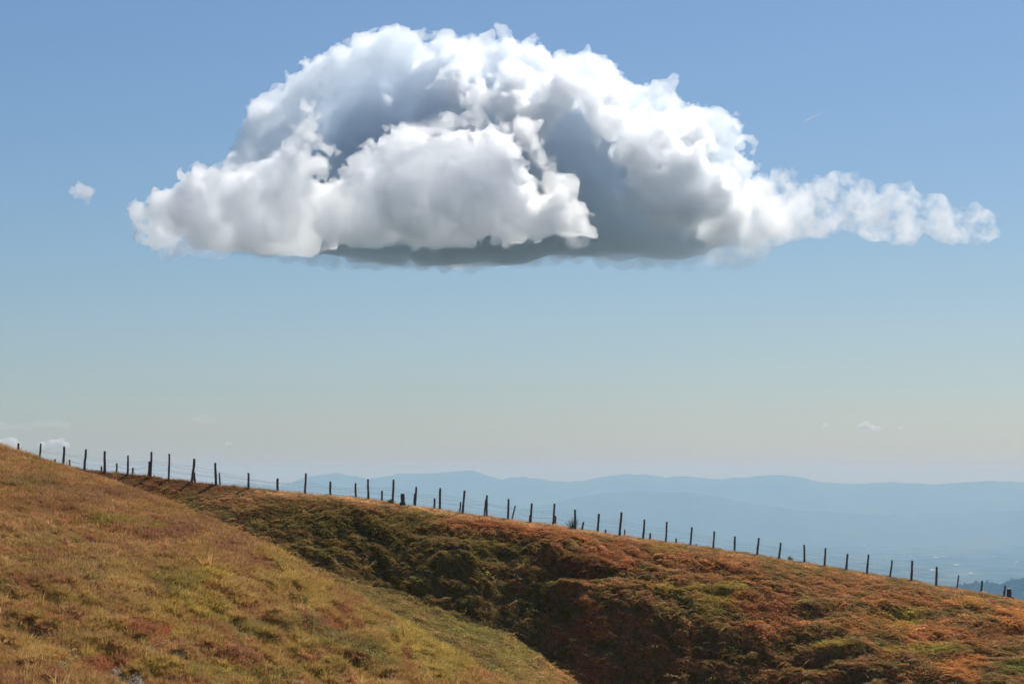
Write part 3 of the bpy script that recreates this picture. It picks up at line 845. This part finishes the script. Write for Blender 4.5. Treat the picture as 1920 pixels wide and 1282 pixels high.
FAR = [(-900, 915), (-400, 896), (-100, 905), (200, 900), (440, 906), (470, 903), (500, 907), (525, 908), (560, 897), (600, 888), (635, 884), (665, 888), (690, 896), (720, 889),
    (760, 884), (815, 885), (845, 882), (872, 878), (905, 885), (940, 896), (960, 893), (1010, 893), (1030, 898), (1068, 899), (1100, 894),
    (1150, 886), (1190, 887), (1250, 890), (1290, 888), (1330, 893), (1360, 894), (1400, 893), (1440, 888), (1470, 888), (1500, 893), (1540, 901),
    (1600, 902), (1650, 900), (1700, 905), (1800, 904), (1870, 899), (1920, 900), (2100, 894), (2500, 905), (2900, 898)]
mountains('far_mountains', FAR, 44000.0, 6000.0, 5, 3.2)
MID = [(-500, 1010), (300, 990), (700, 985), (900, 966), (1000, 950), (1080, 930), (1130, 921), (1200, 919), (1300, 921), (1350, 930), (1420, 944), (1520, 956), (1700, 962), (1900, 955), (2400, 975)]
mountains('foothills', MID, 35000.0, 4200.0, 9, 2.0)

# wooded hill, far right
def wooded_hill():
    Y0 = 11500.0
    prof = np.array([(1400, 1215), (1600, 1160), (1740, 1118), (1797, 1103), (1817, 1099), (1849, 1097), (1868, 1101), (1891, 1098), (1907, 1094), (1920, 1091), (2000, 1080), (2200, 1068), (2500, 1090)], float)
    px = np.linspace(1400, 2500, 160); zt = (HOR - np.interp(px, prof[:, 0], prof[:, 1])) / FPX * Y0
    xs = (px - 960) / FPX * Y0
    t = np.linspace(-1, 1, 60); k = len(t)
    X = np.repeat(xs[None], k, 0); Yg = Y0 + t[:, None] * 900 + 0 * X
    Z = PLAIN_Z - 10 + (zt[None] - PLAIN_Z + 10) * (np.cos(t * math.pi / 2) ** 0.8)[:, None] + 14 * fbm(X / 220, Yg / 220, 3, 77) * (1 - np.exp(-(t[:, None] / 0.1) ** 2))
    V = np.stack([X, Yg, Z], -1).reshape(-1, 3); i = np.arange(k * 160).reshape(k, 160)
    Fc = np.stack([i[:-1, :-1], i[:-1, 1:], i[1:, 1:], i[1:, :-1]], -1).reshape(-1, 4)
    M_w = mat_noise('wood_floor', (0.03, 0.045, 0.02), (0.07, 0.075, 0.035), 0.02, 1.0, 0.0)
    tag(obj('wooded_hill', mesh_np('wooded_hill', V, Fc, M_w, True)), kind='structure')
    # canopy: many crowns
    r = random.Random(8)
    M_c = mat_foliage('far_canopy', 1.0, 0.2)
    cl = []
    for s in range(4):
        c = shrub_mesh('canopy_crown', 260, 7.0 + s, 15.0 + 2 * s, 1.9, M_c, r); cl.append(c)
    coll = proto_collection('canopy_crown', cl)
    q = np.random.default_rng(9); n = 9000
    a = q.uniform(0.3, 0.999, n) * 159; b = q.uniform(6, 40, n)
    ia = a.astype(int); ib = b.astype(int); fa = a - ia; fb = b - ib
    G = V.reshape(k, 160, 3)
    P = (G[ib, ia] * ((1 - fa) * (1 - fb))[:, None] + G[ib, ia + 1] * (fa * (1 - fb))[:, None] + G[ib + 1, ia] * ((1 - fa) * fb)[:, None] + G[ib + 1, ia + 1] * (fa * fb)[:, None])
    rot = np.zeros((n, 3)); rot[:, 2] = q.uniform(0, 6.28, n)
    tint = np.clip(np.array((0.06, 0.075, 0.03)) * q.normal(1, .25, (n, 1)), .01, .3)
    scatter('distant_wood', P - (0, 0, 3), rot, q.lognormal(-0.25, .25, n), tint, q.integers(0, 4, n), coll, 'hazy wood covering the distant hill at far right')
wooded_hill()

# pale sheds glinting on the plain
M_white = mat_noise('white_sheet_roof', (0.72, 0.72, 0.72), (0.85, 0.85, 0.84), 0.05, 0.4, 0.0, spec=0.5)
M_shed = mat_noise('shed_wall', (0.5, 0.49, 0.46), (0.65, 0.64, 0.6), 0.05, 0.8, 0.0)
SHEDS = [(1709, 1042, 46, 'left of the pair of bright glints'), (1757, 1044, 60, 'brightest of the upper row'), (1770, 1042.5, 36, 'small, right beside the brightest one'),
    (1866, 1042, 44, 'alone towards the right edge'), (1909, 1053, 50, 'rightmost of all'), (1796, 1058.5, 80, 'largest, in the middle of the plain'),
    (1752, 1068, 76, 'long and low behind a fence stake'), (1823, 1074, 64, 'faint, nearest to the wooded hill'), (1623, 1022, 50, 'leftmost and highest on the plain'),
    (1665, 1048, 40, 'faint, between two stakes on the left')]
def shed(px, py, w, lab):
    y = (-PLAIN_Z - 8) / ((py - HOR) / FPX); x = (px - 960) / FPX * y
    root = empty('shed', (x, y, PLAIN_Z)); tag(root, 'tiny white shed glinting on the hazy plain, ' + lab, 'shed', 'white sheds on the plain')
    w = w * 0.45; L = w * 2.6; h = 8.0; rg = 13.0
    a, b = w, L
    Vw = [(-a, -b, -1), (a, -b, -1), (a, b, -1), (-a, b, -1), (-a, -b, h), (a, -b, h), (a, b, h), (-a, b, h), (0, -b, rg - .3), (0, b, rg - .3)]
    me = bpy.data.meshes.new('wall'); me.from_pydata(Vw, [], [(0, 1, 5, 8, 4), (2, 3, 7, 9, 6), (1, 2, 6, 5), (3, 0, 4, 7)]); me.materials.append(M_shed); obj('wall', me, root)
    Vr = [(-a - 1, -b - 1, h), (0, -b - 1, rg), (a + 1, -b - 1, h), (-a - 1, b + 1, h), (0, b + 1, rg), (a + 1, b + 1, h)]
    me = bpy.data.meshes.new('roof'); me.from_pydata(Vr, [], [(0, 1, 4, 3), (1, 2, 5, 4)]); me.materials.append(M_white); obj('roof', me, root)
for s in SHEDS: shed(*s)

# ------------------------------------------------------------------ haze
bx = np.array([(x, y, z) for z in (PLAIN_Z - 10, 140.0) for (x, y) in ((-36000, -700), (36000, -700), (36000, 52000), (-36000, 52000))], float)
hz = obj('haze', mesh_np('haze', bx, np.array([(0, 3, 2, 1), (4, 5, 6, 7), (0, 1, 5, 4), (1, 2, 6, 5), (2, 3, 7, 6), (3, 0, 4, 7)]), mat_volume('haze_air', 5.4e-5, (0.35, 0.67, 1.0), 0.17, (0.75, 0.75, 0.75)), False))
tag(hz, kind='stuff')

# ------------------------------------------------------------------ clouds
def catmull(n_out, n_in):
    """interpolation matrix n_out x n_in, cubic B-spline"""
    M = np.zeros((n_out, n_in), np.float32)
    s = np.linspace(1, n_in - 2.001, n_out); i = np.floor(s).astype(int); f = s - i
    w = [(1 - f) ** 3 / 6, (3 * f ** 3 - 6 * f ** 2 + 4) / 6, (-3 * f ** 3 + 3 * f ** 2 + 3 * f + 1) / 6, f ** 3 / 6]
    for k in range(4): M[np.arange(n_out), np.clip(i - 1 + k, 0, n_in - 1)] += w[k]
    return M

def grid_noise(shape, voxel, scale, q):
    n = [max(5, int(s * voxel / scale) + 4) for s in shape]
    A = q.uniform(-1, 1, n).astype(np.float32) * 1.9
    A = (catmull(shape[0], n[0]) @ A.reshape(n[0], -1)).reshape(shape[0], n[1], n[2])
    A = np.matmul(catmull(shape[1], n[1]), A)
    return np.matmul(A, catmull(shape[2], n[2]).T)

def cloud_mesh(name, lobes, Y0, voxel, mat, base=None, noise=((60, 16), (28, 9), (13, 5), (7, 2.6)), kids=(16, 9), seed=0, bil=0.5, pad=30.0, crumb=0.0008):
    q = np.random.default_rng(seed)
    S = []
    for (px, py, r, dy) in lobes:
        y = Y0 + dy; m = y / FPX
        S.append((np.array(((px - 960) * m, y, (HOR - py) * m)), r * m * 0.88))
    allS = list(S)
    lev = S
    for kn, (frac, cnt) in enumerate(zip((0.40, 0.40), kids)):
        nxt = []
        for (c, r) in lev:
            n = cnt if kn else int(cnt * np.clip(r / 60.0, 0.6, 2.2))
            for _ in range(n):
                v = q.normal(0, 1, 3); v /= np.linalg.norm(v)
                if v[2] < -0.5: continue
                nxt.append((c + v * r * q.uniform(0.78, 0.92), r * frac * q.uniform(0.6, 1.2) * (1.0 if r < 90 else 90.0 / r * 0.5 + 0.5)))
        allS += nxt; lev = nxt
    C = np.array([c for c, r in allS]); R = np.array([r for c, r in allS])
    lo = (C - R[:, None]).min(0) - pad; hi = (C + R[:, None]).max(0) + pad
    if base is not None: lo[2] = max(lo[2], base(np.array([(lo[0] + hi[0]) / 2]))[0] - 30)
    n = np.ceil((hi - lo) / voxel).astype(int)
    ax = [lo[i] + np.arange(n[i]) * voxel for i in range(3)]
    Fd = np.full(n, -60.0, np.float32)
    ax = [a.astype(np.float32) for a in ax]
    for k, (c, r) in enumerate(allS):
        mg = pad if k < len(S) else min(pad, 0.6 * r + 4)
        i0 = np.maximum(((c - r - mg - lo) / voxel).astype(int), 0); i1 = np.minimum(((c + r + mg - lo) / voxel).astype(int) + 2, n)
        c = c.astype(np.float32)
        if (i1 <= i0).any(): continue
        dx = (ax[0][i0[0]:i1[0]] - c[0])[:, None, None]; dy = (ax[1][i0[1]:i1[1]] - c[1])[None, :, None]; dz = (ax[2][i0[2]:i1[2]] - c[2])[None, None, :]
        dd = np.float32(r) - np.sqrt(dx * dx + dy * dy + dz * dz)
        sub = Fd[i0[0]:i1[0], i0[1]:i1[1], i0[2]:i1[2]]
        np.maximum(sub, dd, out=sub)
    for (sc, am) in noise:
        g = grid_noise(n, voxel, sc, q)
        Fd += am * ((1 - abs(bil)) * g + bil * (np.abs(g) - 0.3) * 2.0)
    if base is not None:
        b = base(ax[0])[:, None, None] + 16 * grid_noise((n[0], n[1], 5), voxel, 60, q)[:, :, :1]
        Fd = np.minimum(Fd, (ax[2][None, None, :] - b) * 0.7 + 5.0 * grid_noise(n, voxel, 22, q))
    for s in (np.s_[0], np.s_[-1]):
        Fd[s] = -5; Fd[:, s] = -5; Fd[:, :, s] = -5
    grid = openvdb.FloatGrid(30.0)
    grid.copyFromArray(np.ascontiguousarray(-np.clip(Fd, -30, 30), dtype=np.float32))
    pts, tri, quad = grid.convertToPolygons(isovalue=0.0, adaptivity=0.0)
    P = np.array(pts) * voxel
    Q = np.array(quad, np.int64)
    # drop loose crumbs
    lab = np.arange(len(P))
    E0 = np.concatenate([Q[:, 0], Q[:, 1], Q[:, 2], Q[:, 3]]); E1 = np.concatenate([Q[:, 1], Q[:, 2], Q[:, 3], Q[:, 0]])
    for _ in range(200):
        m = np.minimum(lab[E0], lab[E1]); old = lab.copy()
        np.minimum.at(lab, E0, m); np.minimum.at(lab, E1, m)
        for _k in range(6): lab = lab[lab]
        if (lab == old).all(): break
    cnt = np.bincount(lab, minlength=len(P))
    Q = Q[cnt[lab[Q[:, 0]]] >= max(cnt.max() * crumb, 60)]
    used = np.zeros(len(P), bool); used[Q.ravel()] = True
    remap = np.cumsum(used) - 1; P = P[used]; Q = remap[Q]
    # outward orientation
    a, b2, c2, d2 = (P[Q[:, k]] for k in range(4))
    vol = np.einsum('ij,ij->i', a, np.cross(b2, c2)).sum() + np.einsum('ij,ij->i', a, np.cross(c2, d2)).sum()
    if vol < 0: Q = Q[:, ::-1]
    P = P + lo
    ctr = np.array(((lo[0] + hi[0]) / 2, (lo[1] + hi[1]) / 2, lo[2]))
    me = mesh_np(name, P - ctr, Q, mat, True)
    return me, ctr

YC = 4000.0
mpp = YC / FPX
def base_main(x):
    px = x / mpp + 960
    py = np.interp(px, [200, 300, 500, 720, 820, 950, 1100, 1300, 1450, 1550, 1870], [458, 464, 466, 472, 484, 484, 478, 470, 466, 462, 458])
    return (HOR - py) * mpp
def base_front(x):
    m = 3620.0 / FPX; px = x / m + 960
    py = np.interp(px, [240, 300, 420, 560, 720, 820, 900, 1000, 1130, 1250, 1450], [458, 468, 473, 476, 476, 474, 466, 464, 458, 462, 464])
    return (HOR - py) * m
M_cl = mat_volume('dense_cloud', 0.075, (0.974, 0.988, 1.0), 0.8)
M_cl4 = mat_volume('billow_cloud', 0.13, (0.990, 0.995, 1.0), 0.82)
M_cl6 = mat_wisp('base_mist', 0.022, 0.7, 0.38, 0.66, 0.0, 0.02, (0.985, 0.992, 1, 1), 0.3)
M_cl2 = mat_volume('bright_cloud', 0.10, (0.989, 0.9945, 1.0), 0.82)
M_cl3 = mat_wisp('wispy_cloud', 0.085, 0.8, 0.455, 0.70, 0.0, 0.034)
M_cl5 = mat_wisp('cloud_scrap', 0.13, 0.75, 0.40, 0.64, 0.0, 0.05)
DOME = [(900, 330, 220, 60), (740, 320, 190, 60), (1080, 320, 200, 60), (600, 370, 130, 40), (1240, 370, 150, 30), (830, 220, 140, 50), (990, 220, 130, 50),
    (706, 122, 66, 40), (640, 165, 66, 40), (572, 188, 62, 30), (512, 238, 62, 30), (468, 300, 52, 30), (445, 345, 40, 30), (775, 130, 64, 60), (840, 145, 80, 60), (915, 135, 66, 60), (985, 150, 76, 50),
    (1060, 180, 66, 40), (1120, 205, 72, 30), (1175, 205, 55, 20), (1230, 242, 68, 10), (1300, 280, 84, 10), (1345, 320, 76, 0), (1370, 370, 62, 0),
    (1200, 300, 60, -110), (1260, 330, 70, -120), (1240, 250, 50, -80), (1330, 400, 66, -90), (1260, 420, 60, -60), (1400, 420, 60, 0), (1190, 380, 26, -150),
    (960, 190, 60, -90), (1010, 215, 46, -120), (880, 170, 56, -70), (820, 190, 46, -70), (1080, 150, 50, -30), (1140, 190, 44, -60),
    (660, 430, 90, 20), (1000, 440, 110, 20), (1150, 440, 90, 0), (520, 420, 80, 20), (850, 450, 110, 10)]
FRONT = [(290, 425, 35, -340), (330, 405, 45, -360), (385, 375, 58, -370), (400, 420, 58, -370), (460, 375, 68, -390), (470, 425, 51, -390), (540, 330, 58, -400), (555, 290, 41, -400), (572, 245, 31, -400), (575, 215, 19, -400), (600, 310, 35, -400),
    (540, 400, 68, -410), (620, 390, 68, -420), (690, 365, 68, -440), (690, 290, 21, -440), (700, 420, 62, -440), (740, 320, 62, -460), (790, 300, 68, -470), (850, 290, 65, -480), (905, 290, 58, -480),
    (790, 390, 82, -480), (870, 370, 93, -490), (940, 350, 51, -490), (960, 400, 68, -490), (1020, 410, 51, -480), (1060, 425, 37, -470), (1095, 440, 22, -460),
    (1015, 300, 22, -420), (1035, 340, 21, -420), (985, 250, 22, -410), (1000, 275, 19, -410), (1050, 390, 27, -430)]
TAIL = [(1395, 405, 52, -120), (1430, 372, 46, -110), (1440, 425, 46, -120), (1480, 405, 54, -60), (1430, 398, 57, 0), (1480, 376, 57, 10), (1500, 428, 46, 0), (1540, 398, 54, 20), (1575, 360, 39, 20), (1600, 393, 50, 20), (1640, 413, 44, 20), (1660, 398, 37, 20), (1690, 376, 41, 20), (1700, 413, 54, 20),
    (1745, 406, 44, 20), (1775, 423, 41, 20), (1810, 426, 32, 20), (1838, 410, 28, 20), (1842, 430, 28, 20)]
root = empty('cumulus_cloud', (0, YC, (HOR - 480) * mpp))
tag(root, 'huge domed cumulus cloud with flat grey base filling the upper sky', 'cloud')
def cloud_part(name, me, ctr, parent):
    o = obj(name, me, parent); o.location = ctr - np.array(parent.location); return o
me, c = cloud_mesh('dome', DOME, YC, 2.8, M_cl, base_main, noise=((64, 15), (30, 14), (15, 12), (8, 9), (5, 6)), kids=(18, 8), seed=1, bil=0.75)
cloud_part('dome', me, c, root)
me, c = cloud_mesh('front_bank', FRONT, YC, 2.2, M_cl2, base_front, noise=((60, 15), (30, 17), (15, 16), (8, 12), (5, 8)), seed=2, bil=0.55)
cloud_part('front_bank', me, c, root)
LEFT = [(272, 415, 22, -330), (285, 440, 22, -330), (300, 398, 30, -330), (335, 375, 30, -340), (325, 430, 30, -340), (375, 350, 32, -350), (420, 330, 26, -350), (262, 395, 14, -330)]
me, c = cloud_mesh('leading_wisps', LEFT, YC, 2.6, M_cl3, base_front, noise=((50, 8), (28, 12), (14, 10)), seed=8, bil=0.1, crumb=0.01)
cloud_part('leading_wisps', me, c, root)
SHRED = [(985, 252, 22, -430), (1005, 280, 20, -430), (1028, 320, 24, -430), (1040, 350, 20, -430), (1000, 330, 18, -430), (1055, 395, 22, -430), (1128, 432, 16, -430), (1160, 388, 18, -430),
    (1188, 408, 18, -430), (1165, 425, 14, -430), (1215, 425, 26, -430), (1250, 440, 24, -430), (945, 240, 22, -460), (890, 228, 26, -460), (830, 228, 26, -470), (770, 245, 24, -470), (715, 275, 20, -440),
    (695, 262, 14, -440), (640, 330, 24, -420), (600, 300, 26, -420), (580, 250, 30, -410), (575, 215, 22, -410), (598, 222, 12, -410), (560, 290, 30, -410), (1090, 440, 26, -430)]
for grp in ([q for q in SHRED if q[0] < 1070], [q for q in SHRED if q[0] > 1070]):
    me, c = cloud_mesh('shred', grp, YC, 2.6, M_cl3, None, noise=((50, 6), (28, 10), (14, 9)), seed=9, bil=0.1, crumb=0.6)
    cloud_part('shred', me, c, root)
MIST = [(x, 462 + 8 * math.sin(x * 0.011) + 12 * math.exp(-((x - 900) / 160.0) ** 2), 34, dy) for x in range(330, 1460, 42) for dy in (-120, 20)]
me, c = cloud_mesh('base_mist', MIST, YC, 4.0, M_cl6, None, noise=((60, 12), (30, 12), (15, 6)), kids=(6, 0), seed=10, bil=0.1, crumb=0.01)
cloud_part('base_mist', me, c, root)
BILLOW = [(1200, 300, 40, -230), (1240, 268, 46, -220), (1232, 340, 44, -240), (1290, 318, 56, -240), (1340, 350, 56, -230), (1290, 390, 52, -250), (1350, 412, 46, -230),
    (1380, 392, 36, -190), (1240, 402, 32, -240), (1195, 248, 36, -190), (1160, 388, 14, -220), (1186, 410, 14, -220), (1310, 265, 40, -170),
    (1150, 215, 38, -150), (1110, 190, 36, -140), (1060, 175, 40, -140), (1020, 205, 38, -180), (965, 205, 46, -190), (1000, 240, 30, -200), (905, 185, 40, -160), (855, 165, 36, -140), (960, 160, 40, -130)]
me, c = cloud_mesh('billows', BILLOW, YC, 2.1, M_cl4, base_front, noise=((60, 14), (30, 16), (15, 14), (8, 11), (5, 7)), seed=6, bil=0.6, crumb=0.004)
cloud_part('billows', me, c, root)
me, c = cloud_mesh('trailing_wisps', TAIL, YC, 2.6, M_cl3, base_main, noise=((70, 8), (32, 12), (15, 10)), seed=3, bil=0.1, crumb=0.01)
cloud_part('trailing_wisps', me, c, root)

me, c = cloud_mesh('small_cloud', [(139, 359, 14, 0), (152, 354, 17, 0), (167, 359, 15, 0), (166, 374, 10, 0), (142, 370, 8, 0), (153, 363, 14, 0)], YC, 2.4, M_cl5, None,
    noise=((26, 6), (12, 6), (6, 4)), seed=4, bil=-0.2, crumb=0.9)
o = obj('small_cloud', me); o.location = c; tag(o, 'tiny white cloud scrap alone in the sky left of the big cloud', 'cloud')

def far_cloud(lobes, Y, vox, dens, seed, label, squash=1.0):
    m = mat_volume('far_cloud', dens, (0.995, 0.996, 1.0), 0.3)
    s = Y / FPX
    me, c = cloud_mesh('far_cloud', lobes, Y, vox, m, None, noise=((22 * s, 5 * s), (10 * s, 3 * s), (5 * s, 1.6 * s)), seed=seed, bil=0.2, pad=8 * s, kids=(10, 0), crumb=0.9)
    o = obj('far_cloud', me); o.location = c; o.scale = (1, 1, squash)
    tag(o, label, 'cloud', 'small clouds low over the horizon')
YF = 24000.0
far_cloud([(1612, 803, 7, 0), (1624, 798, 8, 0), (1636, 803, 7, 0), (1646, 804, 6, 0)], YF, 6.0, 0.02, 11, 'small creamy cumulus low on the right, largest of three')
far_cloud([(1668, 801, 4, 0), (1678, 802, 5, 0), (1690, 804, 5, 0), (1699, 807, 4, 0)], YF, 6.0, 0.022, 12, 'thin creamy cloud streak low on the far right')
far_cloud([(1546, 797, 5, 0), (1552, 798, 5, 0)], YF, 6.0, 0.025, 13, 'tiny pale cloud dot left of the creamy cumulus')
far_cloud([(-10, 828, 10, 0), (8, 832, 9, 0), (22, 828, 8, 0), (30, 836, 8, 0)], YF, 6.5, 0.018, 14, 'small white cloud touching the hilltop at the left edge')
far_cloud([(62, 834, 7, 0), (78, 834, 8, 0), (96, 833, 9, 0), (112, 832, 9, 0), (124, 834, 6, 0)], YF, 6.5, 0.018, 15, 'small white cloud behind the second and third stakes')
far_cloud([(426, 831, 4, 0), (434, 832, 4, 0)], YF, 6.0, 0.006, 16, 'faint pale cloud dot above the middle left of the fence')

far_cloud([(x, 796 + 4 * math.sin(x * .05), 9, 0) for x in range(-20, 130, 9)], YF, 9.0, 0.002, 17, 'faint flat veil of cloud above the hilltop at the left edge', 0.999)
far_cloud([(x, 783 + 0.02 * (x - 230) + 2 * math.sin(x * .07), 5, 0) for x in range(225, 400, 6)], YF, 7.0, 0.002, 18, 'faint long pale cloud streak above the left part of the fence', 0.999)

# contrail
def contrail():
    Y = 11000.0; s = Y / FPX
    P = []; R = []
    for t in np.linspace(0, 1, 24):
        px = 1508 + 40 * t; py = 227.5 - 19 * t
        P.append(((px - 960) * s, Y, (HOR - py) * s)); R.append(s * (1.35 - 1.0 * t) * random.uniform(.85, 1.1) * (1 if t < 1 else 0.1))
    ctr = np.array(P[0])
    V, Fc = tube(np.array(P) - ctr, R, 8)
    n = len(V); V += [np.zeros(3), np.array(P[-1]) - ctr]
    tr = [(((k + 1) % 8), k, n, n) for k in range(8)]
    me = bpy.data.meshes.new('contrail')
    m = 24
    me.from_pydata([tuple(v) for v in V], [], [tuple(f) for f in Fc] + [((k + 1) % 8, k, n) for k in range(8)] + [((m - 1) * 8 + k, (m - 1) * 8 + (k + 1) % 8, n + 1) for k in range(8)])
    me.materials.append(mat_volume('ice_trail', 0.25, (1, 1, 1), 0.2))
    o = obj('contrail', me); o.location = ctr
    tag(o, 'short white vapour trail slanting in the sky right of the big cloud', 'vapour trail')
contrail()
